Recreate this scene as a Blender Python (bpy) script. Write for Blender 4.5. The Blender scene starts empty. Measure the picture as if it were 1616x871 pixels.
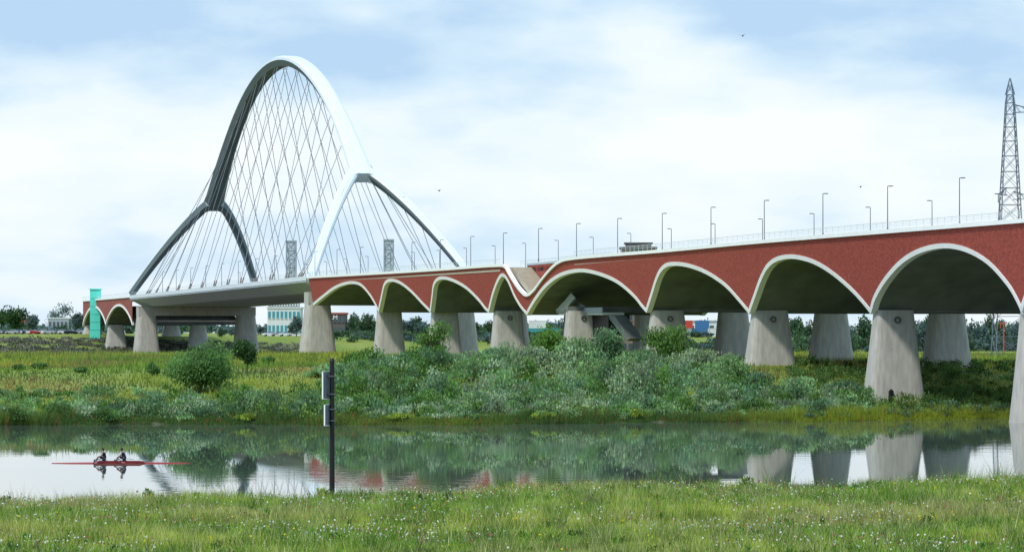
import bpy, math, random
import numpy as np
from mathutils import Vector
random.seed(7); rng=np.random.default_rng(11)
C=bpy.context.scene.collection
F=5060.0; HZ=525.0; H=9.8; CX=808.0
# ------------------------------------------------------------------ helpers
def new_obj(name,me,parent=None):
    o=bpy.data.objects.new(name,me); C.objects.link(o)
    if parent is not None: o.parent=parent
    return o
def tag(o,label=None,cat=None,group=None,kind=None):
    if label: o['label']=label
    if cat: o['category']=cat
    if group: o['group']=group
    if kind: o['kind']=kind
    return o
def empty(name,loc=(0,0,0),rz=0):
    o=bpy.data.objects.new(name,None); C.objects.link(o); o.location=loc; o.rotation_euler=(0,0,rz); o.empty_display_size=.5
    return o
def copy_tree(o,parent=None):
    c=o.copy(); C.objects.link(c)
    if parent is not None: c.parent=parent
    for ch in list(o.children): copy_tree(ch,c)
    return c
class MB:
    def __init__(s): s.v=[]; s.f=[]; s.m=[]; s.cur=0
    def add(s,vs,fs):
        n=len(s.v); s.v+= [tuple(v) for v in vs]
        for f in fs: s.f.append(tuple(i+n for i in f)); s.m.append(s.cur)
    def box(s,c,d,rz=0):
        x,y,z=c; a,b,h=d[0]/2,d[1]/2,d[2]/2; cs,sn=math.cos(rz),math.sin(rz); vs=[]
        for k in (-1,1):
            for i,j in ((-1,-1),(1,-1),(1,1),(-1,1)):
                px,py=i*a,j*b; vs.append((x+px*cs-py*sn,y+px*sn+py*cs,z+k*h))
        s.add(vs,[(3,2,1,0),(4,5,6,7),(0,1,5,4),(1,2,6,5),(2,3,7,6),(3,0,4,7)])
    def tube(s,p,q,r,r2=None,n=6,cap=True):
        p=Vector(p); q=Vector(q); r2=r if r2 is None else r2
        d=(q-p).normalized(); a=d.orthogonal().normalized(); b=d.cross(a); vs=[]
        for c,rr in ((p,r),(q,r2)):
            for i in range(n):
                t=2*math.pi*i/n; vs.append(c+a*math.cos(t)*rr+b*math.sin(t)*rr)
        fs=[(i,(i+1)%n,n+(i+1)%n,n+i) for i in range(n)]
        if cap: fs+=[tuple(range(n-1,-1,-1)),tuple(range(n,2*n))]
        s.add(vs,fs)
    def loft(s,rings,closed=True,cap=True,midx=None):
        n=len(rings[0]); vs=[p for r in rings for p in r]; b0=len(s.v); s.v+=[tuple(v) for v in vs]
        for k in range(len(rings)-1):
            for i in range(n if closed else n-1):
                j=(i+1)%n; s.f.append((b0+k*n+i,b0+k*n+j,b0+(k+1)*n+j,b0+(k+1)*n+i)); s.m.append(midx[i] if midx else s.cur)
        if cap and closed:
            s.f+=[tuple(b0+i for i in range(n-1,-1,-1)),tuple(b0+(len(rings)-1)*n+i for i in range(n))]; s.m+=[s.cur,s.cur]
    def ball(s,c,r,n=8,sc=(1,1,1)):
        rings=[]
        for k in range(1,n):
            a=math.pi*k/n; rings.append([(c[0]+r*sc[0]*math.sin(a)*math.cos(2*math.pi*i/n),c[1]+r*sc[1]*math.sin(a)*math.sin(2*math.pi*i/n),c[2]-r*sc[2]*math.cos(a)) for i in range(n)])
        s.loft(rings)
    def build(s,name,mat,parent=None,smooth=False):
        me=bpy.data.meshes.new(name); me.from_pydata(s.v,[],s.f)
        mats=mat if isinstance(mat,(list,tuple)) else [mat]
        for m in mats: me.materials.append(m)
        if len(mats)>1: me.polygons.foreach_set('material_index',s.m)
        if smooth: me.polygons.foreach_set('use_smooth',[True]*len(s.f))
        me.update(); return new_obj(name,me,parent)
def np_mesh(name,co,k,mat,col=None,parent=None):
    n=len(co); me=bpy.data.meshes.new(name); me.vertices.add(n); me.vertices.foreach_set('co',co.astype(np.float32).ravel())
    me.loops.add(n); me.loops.foreach_set('vertex_index',np.arange(n,dtype=np.int32))
    p=n//k; me.polygons.add(p); me.polygons.foreach_set('loop_start',np.arange(p,dtype=np.int32)*k)
    try: me.polygons.foreach_set('loop_total',np.full(p,k,dtype=np.int32))
    except Exception: pass
    me.update(calc_edges=True)
    if col is not None:
        a=me.attributes.new('col','FLOAT_COLOR','POINT'); c=np.ones((n,4),np.float32); c[:,:3]=col; a.data.foreach_set('color',c.ravel())
    me.materials.append(mat); me.validate(); return new_obj(name,me,parent)
def vn(x,y,s,ph=0.):
    x=np.asarray(x)*s; y=np.asarray(y)*s
    return .5+.17*(np.sin(x+1.3*np.sin(y*.7+ph)+ph)+np.sin(y*1.3+1.7*np.sin(x*.6+2+ph))+np.sin(.7*x-.9*y+2.1*np.sin(x*.31-y*.23+ph)))
# ------------------------------------------------------------------ materials
def mat(name,col,rough=.7,var=0.,scale=1.,stretch=(1,1,1),metal=0.,bump=0.,col2=None,detail=6,spec=.3):
    m=bpy.data.materials.new(name); m.use_nodes=True; nt=m.node_tree; b=nt.nodes['Principled BSDF']
    b.inputs['Base Color'].default_value=(*col,1); b.inputs['Roughness'].default_value=rough; b.inputs['Metallic'].default_value=metal
    b.inputs['Specular IOR Level'].default_value=spec
    if var or col2 or bump:
        tc=nt.nodes.new('ShaderNodeTexCoord'); mp=nt.nodes.new('ShaderNodeMapping'); mp.inputs['Scale'].default_value=stretch
        nz=nt.nodes.new('ShaderNodeTexNoise'); nz.inputs['Scale'].default_value=scale; nz.inputs['Detail'].default_value=detail
        nt.links.new(tc.outputs['Object'],mp.inputs[0]); nt.links.new(mp.outputs[0],nz.inputs['Vector'])
        r=nt.nodes.new('ShaderNodeValToRGB'); r.color_ramp.elements[0].position=.32; r.color_ramp.elements[1].position=.68
        c2=col2 if col2 else tuple(c*(1+var) for c in col); c1=tuple(c*(1-var) for c in col)
        r.color_ramp.elements[0].color=(*c1,1); r.color_ramp.elements[1].color=(*c2,1)
        nt.links.new(nz.outputs['Fac'],r.inputs[0]); nt.links.new(r.outputs[0],b.inputs['Base Color'])
        if bump:
            bp=nt.nodes.new('ShaderNodeBump'); bp.inputs['Strength'].default_value=bump; bp.inputs['Distance'].default_value=.1
            nt.links.new(nz.outputs['Fac'],bp.inputs['Height']); nt.links.new(bp.outputs[0],b.inputs['Normal'])
    return m
def leaf_mat(name,tr=.35):
    m=bpy.data.materials.new(name); m.use_nodes=True; nt=m.node_tree; nt.nodes.clear()
    o=nt.nodes.new('ShaderNodeOutputMaterial'); a=nt.nodes.new('ShaderNodeAttribute'); a.attribute_name='col'
    d=nt.nodes.new('ShaderNodeBsdfDiffuse'); t=nt.nodes.new('ShaderNodeBsdfTranslucent'); mx=nt.nodes.new('ShaderNodeMixShader'); mx.inputs[0].default_value=tr
    nt.links.new(a.outputs['Color'],d.inputs[0]); nt.links.new(a.outputs['Color'],t.inputs[0]); nt.links.new(d.outputs[0],mx.inputs[1]); nt.links.new(t.outputs[0],mx.inputs[2]); nt.links.new(mx.outputs[0],o.inputs[0])
    return m
M=dict(
 brick=mat('red_brick',(.33,.066,.047),.88,.24,2.2,(1,1,1.6),bump=.15,detail=10),
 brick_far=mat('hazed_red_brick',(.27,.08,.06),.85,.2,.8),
 trim=mat('white_concrete',(.82,.82,.79),.6,.04,.6),
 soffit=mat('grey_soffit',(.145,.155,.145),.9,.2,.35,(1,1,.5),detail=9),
 pier=mat('pier_concrete',(.42,.40,.36),.9,.14,1.0,(2,2,.5),bump=.25,detail=10),
 asphalt=mat('asphalt',(.06,.06,.06),.9,.1,2),
 steel=mat('white_steel',(.62,.67,.70),.4,.04,.3,spec=.4), steelshaded=mat('shaded_steel',(.13,.165,.17),.6,.06,.3),  # second steel is the white one with shade painted into its colour
 girder=mat('grey_girder',(.42,.46,.49),.5,.06,.3),
 cable=mat('cable_steel',(.20,.23,.26),.5), sleeve=mat('dark_sleeve',(.09,.045,.04),.6),
 rail=mat('rail_steel',(.50,.58,.56),.4), lamp=mat('lamp_steel',(.12,.14,.16),.5), lamphead=mat('lamp_head',(.08,.08,.09),.4),
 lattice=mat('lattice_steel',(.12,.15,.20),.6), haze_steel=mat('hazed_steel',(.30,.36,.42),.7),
 bark=mat('bark',(.07,.055,.04),.9,.3,4), leaf=leaf_mat('foliage'), grass=leaf_mat('grass_blades',.4),
 black=mat('black_paint',(.012,.012,.014),.45), signgrey=mat('sign_back',(.14,.16,.19),.5,.15,3), white=mat('white_paint',(.8,.8,.8),.5),
 red=mat('red_lacquer',(.27,.018,.016),.3,spec=.5), skin=mat('skin',(.26,.125,.085),.6), cloth=mat('dark_cloth',(.012,.014,.028),.9), hair=mat('hair',(.02,.012,.01),.8),
 teal=mat('teal_panel',(.10,.62,.50),.5,.05,1), glass=mat('window_glass',(.05,.08,.10),.15,spec=.8), roof=mat('roof_dark',(.10,.09,.085),.8), redroof=mat('red_roof',(.30,.08,.06),.8),
 bwhite=mat('white_facade',(.58,.60,.60),.7,.05,.3), bgrey=mat('grey_facade',(.30,.33,.36),.7,.06,.3), bbrown=mat('brown_facade',(.20,.15,.12),.8,.1,.5),
 blue=mat('blue_steel',(.05,.16,.34),.5), tealdk=mat('teal_steel',(.05,.26,.30),.5), yellow=mat('yellow_steel',(.65,.40,.06),.5), orange=mat('red_steel',(.50,.06,.04),.5),
 tyre=mat('tyre',(.02,.02,.02),.9), beige=mat('beige_concrete',(.46,.40,.31),.8,.08,1), palecore=mat('pale_core',(.42,.47,.52),.8,.06,.3),
)
# ------------------------------------------------------------------ terrain
def Yn(X):
    X=np.clip(X,-90,90); return 180.+.45*X+1.5*np.sin(X*.21+1)+1.1*np.sin(X*.63)+.6*np.sin(X*1.9)
def Yf(X):
    X=np.clip(X,-200,200); return 343+np.where(X>0,.42*X,.04*X)+1.5*np.sin(X*.13)+.9*np.sin(X*.47+1)+.6*np.sin(X*1.3)
def TB(X,Y): return ((X-55.4)*-.2778+(Y-349)*.9607)/42.47
def sst(a): a=np.clip(a,0,1); return a*a*(3-2*a)
def ter(X,Y):
    X=np.asarray(X,float); Y=np.asarray(Y,float)
    dn=Yn(X)-Y; df=Y-Yf(X); tb=TB(X,Y)
    zn=-1.2+1.35*sst((dn+3)/3.)+1.15*(1-np.exp(-np.maximum(dn,0)/8))+np.clip((112-Y)/112,0,2)*6.9+.25*(vn(X,Y,.35)-.5)*sst(dn/4)
    zf=-1.2+1.6*sst((df+2)/3.)+5.0*sst((df-4)/78)+.5*(vn(X,Y,.05)-.5)*sst(df/30)
    riv=sst((tb-8.75)/.5)*(1-sst((tb-12.8)/.9)); zf=zf*(1-riv)+(-3)*riv
    dike=3.4+(1.4+3.9*sst((88-X)/24)+.7*sst((-118-X)/10))*sst((tb-14.4)/1.6)
    zf=np.where(tb>13,(-3)*riv+(1-riv)*dike,zf)
    return np.where(Y<(Yn(X)+Yf(X))/2,zn,zf)
def tz(X,Y): return float(ter(X,Y))
def atY(px,Y): return (px-CX)/F*Y
def zpy(py,Y): return H+(HZ-py)*Y/F
ys=np.concatenate([np.arange(-60,120,12),np.arange(120,215,1.5),np.arange(215,330,8),np.arange(330,460,2.),np.arange(460,1150,12.),np.geomspace(1150,9000,30)])
xs=np.concatenate([-np.geomspace(5000,170,22),np.arange(-165,165,2.),np.geomspace(170,5000,22)])
gx,gy=np.meshgrid(xs,ys); gz=ter(gx,gy)
nx,ny=len(xs),len(ys); vs=np.stack([gx,gy,gz],-1).reshape(-1,3)
idx=np.arange(nx*ny).reshape(ny,nx); q=np.stack([idx[:-1,:-1],idx[:-1,1:],idx[1:,1:],idx[1:,:-1]],-1).reshape(-1,4)
me=bpy.data.meshes.new('ground'); me.from_pydata(vs.tolist(),[],q.tolist()); me.polygons.foreach_set('use_smooth',[True]*len(q))
gm=bpy.data.materials.new('meadow_ground'); gm.use_nodes=True; nt=gm.node_tree; b=nt.nodes['Principled BSDF']; b.inputs['Roughness'].default_value=.95; b.inputs['Specular IOR Level'].default_value=.1
geo=nt.nodes.new('ShaderNodeNewGeometry'); 
def noise(s,st=(1,1,1),det=6):
    mp=nt.nodes.new('ShaderNodeMapping'); mp.inputs['Scale'].default_value=st; n=nt.nodes.new('ShaderNodeTexNoise'); n.inputs['Scale'].default_value=s; n.inputs['Detail'].default_value=det
    nt.links.new(geo.outputs['Position'],mp.inputs[0]); nt.links.new(mp.outputs[0],n.inputs['Vector']); return n.outputs['Fac']
def ramp(fac,els):
    r=nt.nodes.new('ShaderNodeValToRGB'); e=r.color_ramp.elements
    while len(e)<len(els): e.new(.5)
    for k,(p,c) in enumerate(els): e[k].position=p; e[k].color=(*c,1)
    nt.links.new(fac,r.inputs[0]); return r.outputs[0]
def mixc(f,a,b_,mode='MIX'):
    m=nt.nodes.new('ShaderNodeMix'); m.data_type='RGBA'; m.blend_type=mode
    if isinstance(f,(int,float)): m.inputs[0].default_value=f
    else: nt.links.new(f,m.inputs[0])
    nt.links.new(a,m.inputs[6]); nt.links.new(b_,m.inputs[7]); return m.outputs[2]
c1=ramp(noise(.06,(1,.5,1)),[(.35,(.12,.19,.03)),(.5,(.21,.25,.045)),(.65,(.28,.28,.08))])
c2=ramp(noise(1.2),[(.3,(.06,.11,.02)),(.7,(.22,.26,.06))])
c=mixc(.5,c1,c2)
sep=nt.nodes.new('ShaderNodeSeparateXYZ'); nt.links.new(geo.outputs['Position'],sep.inputs[0])
mr=nt.nodes.new('ShaderNodeMapRange'); mr.inputs[1].default_value=.15; mr.inputs[2].default_value=.5; nt.links.new(sep.outputs[2],mr.inputs[0])
mud=ramp(noise(2.),[(.3,(.05,.045,.03)),(.7,(.13,.11,.08))]); c=mixc(mr.outputs[0],mud,c)
nt.links.new(c,b.inputs['Base Color']); me.materials.append(gm)
tag(new_obj('ground',me),kind='structure')
# water
w=MB(); w.add([(-400,130,0),(400,130,0),(400,460,0),(-400,460,0)],[(0,1,2,3)])
wm=bpy.data.materials.new('river_water'); wm.use_nodes=True; nt=wm.node_tree; b=nt.nodes['Principled BSDF']
b.inputs['Base Color'].default_value=(.09,.115,.10,1); b.inputs['Roughness'].default_value=.01; b.inputs['IOR'].default_value=1.85; b.inputs['Specular IOR Level'].default_value=.95
geo=nt.nodes.new('ShaderNodeNewGeometry')
n1=noise(.6,(.4,1,1),4); n2=noise(.05,(1,.35,1),3)
bp=nt.nodes.new('ShaderNodeBump'); bp.inputs['Distance'].default_value=.03
mr=nt.nodes.new('ShaderNodeMapRange'); mr.inputs[1].default_value=.45; mr.inputs[2].default_value=.68; mr.inputs[3].default_value=.035; mr.inputs[4].default_value=.34; nt.links.new(n2,mr.inputs[0])
nt.links.new(mr.outputs[0],bp.inputs['Strength']); nt.links.new(n1,bp.inputs['Height']); nt.links.new(bp.outputs[0],b.inputs['Normal'])
tag(w.build('water',wm),kind='structure')
# ------------------------------------------------------------------ bridge coordinates
def B(t,lat,z): return (55.4-11.8*t+.9607*lat,349+40.8*t+.2778*lat,z)
def pt(px,py,lat=0.):
    q=px-CX; t=(F*(55.4+.9607*lat)-q*(349+.2778*lat))/(F*11.8+q*40.8); Y=349+40.8*t+.2778*lat
    return t,H+(HZ-py)*Y/F
LEAN=1.8
def leanat(z): return -LEAN*(z-12.5)/9.
def ptl(px,py):
    z=15.
    for _ in range(8): t,z=pt(px,py,leanat(z))
    return t,z
def catmull(P,n=5):
    P=[np.array(p,float) for p in P]; out=[]; Q=[2*P[0]-P[1]]+P+[2*P[-1]-P[-2]]
    for i in range(1,len(Q)-2):
        for k in range(n):
            s=k/n; a,b_,c_,d=Q[i-1],Q[i],Q[i+1],Q[i+2]
            out.append(.5*((2*b_)+(-a+c_)*s+(2*a-5*b_+4*c_-d)*s*s+(-a+3*b_-3*c_+d)*s**3))
    out.append(P[-1]); return [tuple(p) for p in out]
top_px=[(1640,348),(1616,350),(1400,367),(1200,383),(1050,397),(960,404),(905,409),(885,414),(870,426),(855,444),(843,460),(832,467),(820,457),(808,439),(799,425),(788,420),(700,426),(620,431),(495,438)]
top_t=sorted(ptl(*p) for p in catmull(top_px,4))
full_t=sorted(ptl(*p) for p in top_px if p[0]>=905 or p[0]<=788)
tt=np.array([p[0] for p in top_t]); tzv=np.array([p[1] for p in top_t])
ft=np.array([p[0] for p in full_t]); fz=np.array([p[1] for p in full_t])
def ztop(t): return float(np.interp(t,tt,tzv))
def zfull(t): return float(np.interp(t,ft,fz))
arches=[
 [(1375,495),(1383,470),(1400,442),(1425,415),(1455,398),(1490,391),(1525,397),(1560,417),(1590,450),(1605,475),(1614,495)],
 [(1183,495),(1192,470),(1203,440),(1215,420),(1232,410),(1255,408),(1285,416),(1315,434),(1345,460),(1365,482),(1375,495)],
 [(1021,493),(1030,465),(1038,440),(1047,425),(1060,419),(1085,421),(1115,432),(1145,452),(1168,477),(1183,495)],
 [(832,497),(845,475),(862,453),(885,436),(915,429),(945,434),(975,447),(1000,468),(1013,484),(1021,493)],
 [(772,493),(779,465),(787,444),(794,436),(802,445),(812,468),(822,485),(832,497)],
 [(680,493),(683,470),(686,450),(695,441),(712,443),(735,455),(755,474),(766,488),(772,493)],
 [(598,493),(603,470),(608,450),(617,444),(632,448),(650,462),(667,480),(680,493)],
 [(495,482),(512,468),(530,455),(550,448),(568,450),(582,464),(592,480),(598,493)]]
curves=[]
for a in arches:
    c_=[ptl(*p) for p in catmull(a,4)][::-1]
    o=[c_[0]]
    for p in c_[1:]: o.append((max(p[0],o[-1][0]+.001),p[1]))
    curves.append(o)
s0=curves[0]; sh=[(t-s0[-1][0]+s0[0][0],z) for t,z in s0]; sh2=[(t-s0[-1][0]+sh[0][0],z) for t,z in sh]
for i in range(len(curves)-1): curves[i+1][0]=curves[i][-1]
curves=[sh2,sh]+curves
LAT2=31.
def trim_band(mb,cv,flip,w_=.5,proud=.10,depth=.7):
    P=[np.array([t*42.47,z]) for t,z in cv]; rings=[]
    for i,p in enumerate(P):
        a=P[max(i-1,0)]; b_=P[min(i+1,len(P)-1)]; d=(b_-a)/np.linalg.norm(b_-a); n=np.array([-d[1],d[0]])
        if i in (0,len(P)-1): n=np.array([0,1.])
        o=p+n*w_; pts=[]
        for (qq,pr) in ((p-n*.06,-depth),(p-n*.06,proud),(o,proud),(o,-depth)):
            lt=leanat(qq[1])-pr if not flip else LAT2-leanat(qq[1])+pr
            pts.append(B(qq[0]/42.47,lt,qq[1]))
        rings.append(pts)
    mb.loft(rings)
via=empty('arched_viaduct',B(4,15,0)); VL=Vector(via.location)
def bparent(o,root):
    o.parent=root; v=Vector(root.location)
    for vv in o.data.vertices: vv.co-=v
    return o
for i,cv in enumerate(curves):
    for flip in (False,True):
        mb=MB(); n=len(cv); vs=[]
        for t,z in cv:
            zt=(ztop(t) if not flip else zfull(t))
            for k in range(5):
                zz=z+.02+(zt-z-.02)*k/4; lt=leanat(zz) if not flip else LAT2-leanat(zz); vs.append(B(t,lt,zz))
        mb.add(vs,[(a*5+k,(a+1)*5+k,(a+1)*5+k+1,a*5+k+1) for a in range(n-1) for k in range(4)])
        bparent(mb.build('spandrel_wall',M['brick'],None),via)
        mb=MB(); trim_band(mb,cv,flip); bparent(mb.build('arch_trim',M['trim'],None),via)
    mb=MB(); rings=[]
    for t,z in cv:
        rings.append([B(t,leanat(z)+.05+(LAT2-2*leanat(z)-.1)*k/8,z+.0) for k in range(9)])
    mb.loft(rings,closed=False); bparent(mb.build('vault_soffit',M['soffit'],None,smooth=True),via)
tend=curves[-1][-1][0]; t0=curves[0][0][0]
def strip(mb,ts,lat0,lat1,zf,z0,z1):
    rings=[[B(t,lat0(t),zf(t)+z0),B(t,lat0(t),zf(t)+z1),B(t,lat1(t),zf(t)+z1),B(t,lat1(t),zf(t)+z0)] for t in ts]; mb.loft(rings)
ts_all=np.linspace(t0,tend,120); k_=lambda v:(lambda t:v)
mb=MB(); strip(mb,ts_all,k_(3.2),k_(LAT2+1.5),zfull,-1.0,-.25); bparent(mb.build('roadway',M['asphalt']),via)
tn0,tn1=ptl(905,409)[0],ptl(788,420)[0]
for a,b_ in ((t0,tn0),(tn1,tend)):
    mb=MB(); strip(mb,np.linspace(a,b_,50),k_(-1.6),k_(3.19),zfull,-.9,-.2); bparent(mb.build('footway',M['beige']),via)
tsf=np.unique(np.concatenate([np.linspace(t0,tend,120),np.linspace(tn0-.05,tn1+.05,60)]))
mb=MB(); strip(mb,tsf,lambda t:leanat(ztop(t))-.25,lambda t:leanat(ztop(t))+.35,ztop,-.12,.36); bparent(mb.build('coping',M['trim']),via)
mb=MB(); strip(mb,ts_all,lambda t:LAT2-leanat(zfull(t))-.3,lambda t:LAT2-leanat(zfull(t))+.25,zfull,-.12,.36); bparent(mb.build('coping',M['trim']),via)
def railing(root,ta,tb_,latf,zf,step=2.0,hh=.9):
    mb=MB(); n=int((tb_-ta)*42.47/step)
    for i in range(n+1):
        t=ta+(tb_-ta)*i/n; p=B(t,latf(t),zf(t)+.3); mb.tube(p,(p[0],p[1],p[2]+hh),.03,n=4)
    tl=np.linspace(ta,tb_,40)
    for hz_ in (.4,.6,.8,1.0):
        for a,b_ in zip(tl[:-1],tl[1:]):
            mb.tube(B(a,latf(a),zf(a)+.3+hz_*hh),B(b_,latf(b_),zf(b_)+.3+hz_*hh),.018 if hz_<1 else .04,n=4,cap=False)
    bparent(mb.build('railing',M['rail']),root)
lf=lambda t:leanat(zfull(t))+.05
railing(via,t0,tn0,lf,zfull); railing(via,tn1,tend,lf,zfull); railing(via,t0,tend,lambda t:LAT2+1.4,zfull)
railing(via,tn0-.1,tn1+.1,lambda t:3.3,lambda t:zfull(t)-.2)
mb=MB(); rings=[[B(t,3.2,zfull(t)+.1),B(t,3.2,ztop(t)-.9),B(t,3.6,ztop(t)-.9),B(t,3.6,zfull(t)+.1)] for t in np.linspace(tn0,tn1,30)]
mb.loft(rings); bparent(mb.build('recess_wall',M['brick']),via)
mb=MB(); strip(mb,np.linspace(tn0,tn1,30),k_(3.1),k_(3.7),zfull,.1,.45); bparent(mb.build('coping',M['girder']),via)
mb=MB(); ta,za=ptl(795,423); tb2,zb=ptl(843,470); ns=22
for i in range(ns):
    a=ta+(tb2-ta)*i/ns; c_=ta+(tb2-ta)*(i+1)/ns; z=za+(zb-za)*(i+.5)/ns
    rings=[[B(t,-.3,z+.25),B(t,3.1,z+.25),B(t,3.1,z-.8),B(t,-.3,z-.8)] for t in (a,c_)]; mb.loft(rings)
bparent(mb.build('recessed_stair',M['beige']),via)
# piers
def pier_rings(t,lat,zt,wb,wt,db=3.6,dt=2.2,n=20,zb=None):
    X,Y,_=B(t,lat,0); zb=tz(X,Y)-.8 if zb is None else zb; rings=[]
    for k in range(9):
        s=k/8; z=zb+(zt-zb)*s; a=(wb+(wt-wb)*(s**.85))/2; d=(db+(dt-db)*s)/2; r=[]
        for i in range(n):
            th=2*math.pi*i/n; cx=math.copysign(abs(math.cos(th))**.45,math.cos(th)); sy=math.copysign(abs(math.sin(th))**.45,math.sin(th))
            r.append(B(t+sy*d/42.47,lat+cx*a,z))
        rings.append(r)
    return rings
def pier(root,t,lat,zt,wb,wt,**kw):
    mb=MB(); mb.loft(pier_rings(t,lat,zt,wb,wt,**kw)); return bparent(mb.build('pier',M['pier'],smooth=False),root)
def zspr(t): return 12.0+.25*t
tsp=[s0[0][0]-2*(s0[-1][0]-s0[0][0]),s0[0][0]-(s0[-1][0]-s0[0][0]),0.02,1.0,2.0,3.0,4.0,5.0,6.0,7.0]
for t in tsp:
    base=7.9 if t<1.5 else 7.2 if t<4 else 6.6
    for lat in (3.0,28.8):
        p=pier(via,t,lat,zspr(t)+.3,base,4.8)
        if lat==3.0 and t<5.5:
            mb=MB(); zc=zspr(t)-.9; rr=.42; segs=16; ring_=[]
            for rad,off in ((rr,.9),(rr,1.42),(rr*.7,1.42),(rr*.7,.9)):
                ring_.append([B(t-off/42.47,lat+rad*math.cos(2*math.pi*i/segs),zc+rad*math.sin(2*math.pi*i/segs)) for i in range(segs)])
            mb.loft(ring_,cap=False)
            o=mb.build('round_plaque',M['roof']); o.parent=p
            for v in o.data.vertices: v.co-=VL
    if abs(t-1)<.1:
        X,Y,_=B(t,1.9,0); zg=tz(X,Y); mb=MB(); r=[]
        for off in (1.0,2.05): r.append([B(t-off/42.47,1.9+a,zg+zz) for a,zz in ((-.32,-.3),(.32,-.3),(.26,1.25),(0,1.5),(-.26,1.25))])
        mb.loft(r); bparent(mb.build('pier_door',M['black']),via)
for t in tsp:
    mb=MB(); z=zspr(t); mb.loft([[B(t-.012,la,z+.05),B(t+.012,la,z+.05),B(t+.012,la,z+1.0),B(t-.012,la,z+1.0)] for la in (.6,30.4)]); bparent(mb.build('diaphragm_beam',M['soffit']),via)
tag(via,'long red brick viaduct with white edged arches on tapered concrete piers','viaduct')
# ------------------------------------------------------------------ main arch bridge
TC=11.07; LC=17.6
ab=empty('arch_bridge',B(TC,LC,0))
def zdeck(t): return float(np.interp(t,[8.2,13.8],[zfull(tend)+.1,20.0]))
PROF=((-.30,-.5),(.30,-.5),(.5,.1),(.46,.36),(.30,.5),(-.30,.5),(-.46,.36),(-.5,.1))
def sect_ring(P,T,wv,w_,h_):
    T=T.normalized(); wv=(wv-T*wv.dot(T)).normalized(); N=wv.cross(T).normalized()
    if N.z<0: N=-N
    return [tuple(P+wv*(a*w_)+N*(b_*h_)) for a,b_ in PROF]
lv=Vector((.9607,.2778,0))
UJ=2.10
zar=lambda u:77.6-7.5*u*u
us=np.linspace(-UJ,UJ,71); rings=[]
for u in us:
    P=Vector(B(TC+u,LC,zar(u))); T=Vector(B(TC+u+.01,LC,zar(u+.01)))-Vector(B(TC+u-.01,LC,zar(u-.01)))
    e=max(0,(abs(u)-1.3)/.8)**2; rings.append(sect_ring(P,T,lv,4.0+1.7*e,2.5))
MIA=[1,1,0,0,0,0,0,1]; MIB=[1,1,0,0,0,0,1,1]  # index one paints shade on the undersides and the far legs' inner sides
mb=MB(); mb.loft(rings,midx=MIA); bparent(mb.build('arch_rib',[M['steel'],M['steelshaded']],smooth=False),ab)
VE=.69
def offv(side,v):
    v=max(v,0.); pw=.80 if side>0 else .90
    e=v+.012; return 1.4+(17.2 if side>0 else 16.9)*(e**pw-.012**pw)
def legp(sgn,side,v):
    u=UJ-.04+VE*v; return (TC+sgn*u,LC+side*offv(side,v),zar(u))
for sgn in (-1,1):
    for side in (-1,1):
        rings=[]
        for v in list(np.linspace(0,.2,14))+list(np.linspace(.25,1.0,18)):
            P=Vector(B(*legp(sgn,side,v))); T=Vector(B(*legp(sgn,side,v+.03)))-Vector(B(*legp(sgn,side,v-.03)))
            rings.append(sect_ring(P,T,lv,2.8-.85*max(v,0),2.48-.6*max(v,0)))
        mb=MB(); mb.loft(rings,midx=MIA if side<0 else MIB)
        v0,v1=.05,.30; rings=[]
        for v in np.linspace(-.02,v1,22):
            xo=0. if v<=v0 else side*offv(side,v1)*math.sqrt((v-v0)/(v1-v0))*.95
            xl=side*(offv(side,v)+.2); u=UJ-.04+VE*v
            if abs(xo)>abs(xl): xo=xl*.98
            T=Vector(B(TC+sgn*(u+.01),LC,zar(u+.01)))-Vector(B(TC+sgn*(u-.01),LC,zar(u-.01))); T.normalize(); N=lv.cross(T).normalized(); N=N if N.z>0 else -N
            A=Vector(B(TC+sgn*u,LC+xo,zar(u))); Bq=Vector(B(TC+sgn*u,LC+xl,zar(u)))
            rings.append([tuple(A+N*1.27),tuple(Bq+N*1.27),tuple(Bq-N*1.22),tuple(A-N*1.22)])
        mb.loft(rings,midx=[0,0,1,0])  # underside of the web takes the painted shade too
        bparent(mb.build('arch_leg',[M['steel'],M['steelshaded']]),ab)
n=13
LD=16.5
for side in (-1,1):
    for k in range(n):
        ud=-2.42+4.84*k/(n-1)
        for s in (-1,1):
            ua=ud*.74+s*.27+random.uniform(-.03,.03)
            if abs(ua)>2.03: continue
            p=Vector(B(TC+ua,LC+side*1.0,zar(ua)-.9)); q_=Vector(B(TC+ud+.02*s,LD+side*15.8,zdeck(TC+ud)))
            mb=MB(); mb.tube(p,q_,.075,n=5); mb.cur=1; d=(p-q_).normalized(); mb.tube(q_,q_+d*2.2,.26,.12,n=6)
            bparent(mb.build('cable',[M['cable'],M['sleeve']]),ab)
for sgn in (-1,1):
    for side in (-1,1):
        for v in (.12,.28,.46):
            p=Vector(B(*legp(sgn,side,v))); ud=sgn*(2.25+.30*v); q_=Vector(B(TC+ud,LD+side*15.8,zdeck(TC+ud))); p.z-=.9
            mb=MB(); mb.tube(p,q_,.075,n=5); mb.cur=1; d=(p-q_).normalized(); mb.tube(q_,q_+d*2.,.24,.12,n=6); bparent(mb.build('cable',[M['cable'],M['sleeve']]),ab)
prof=[(-1,.35),(-1,-.85),(-.6,-.95),(3,-2.9),(32,-2.9),(35.6,-.95),(36,-.85),(36,.35)]
mb=MB(); mb.loft([[B(t,la,zdeck(t)+z) for la,z in prof] for t in np.linspace(tend+.02,13.83,30)]); bparent(mb.build('deck_girder',M['girder']),ab)
mb=MB(); strip(mb,np.linspace(tend+.02,13.83,20),k_(-1.12),k_(-.85),zdeck,-.5,.45); bparent(mb.build('edge_fascia',M['steel']),ab)
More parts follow.
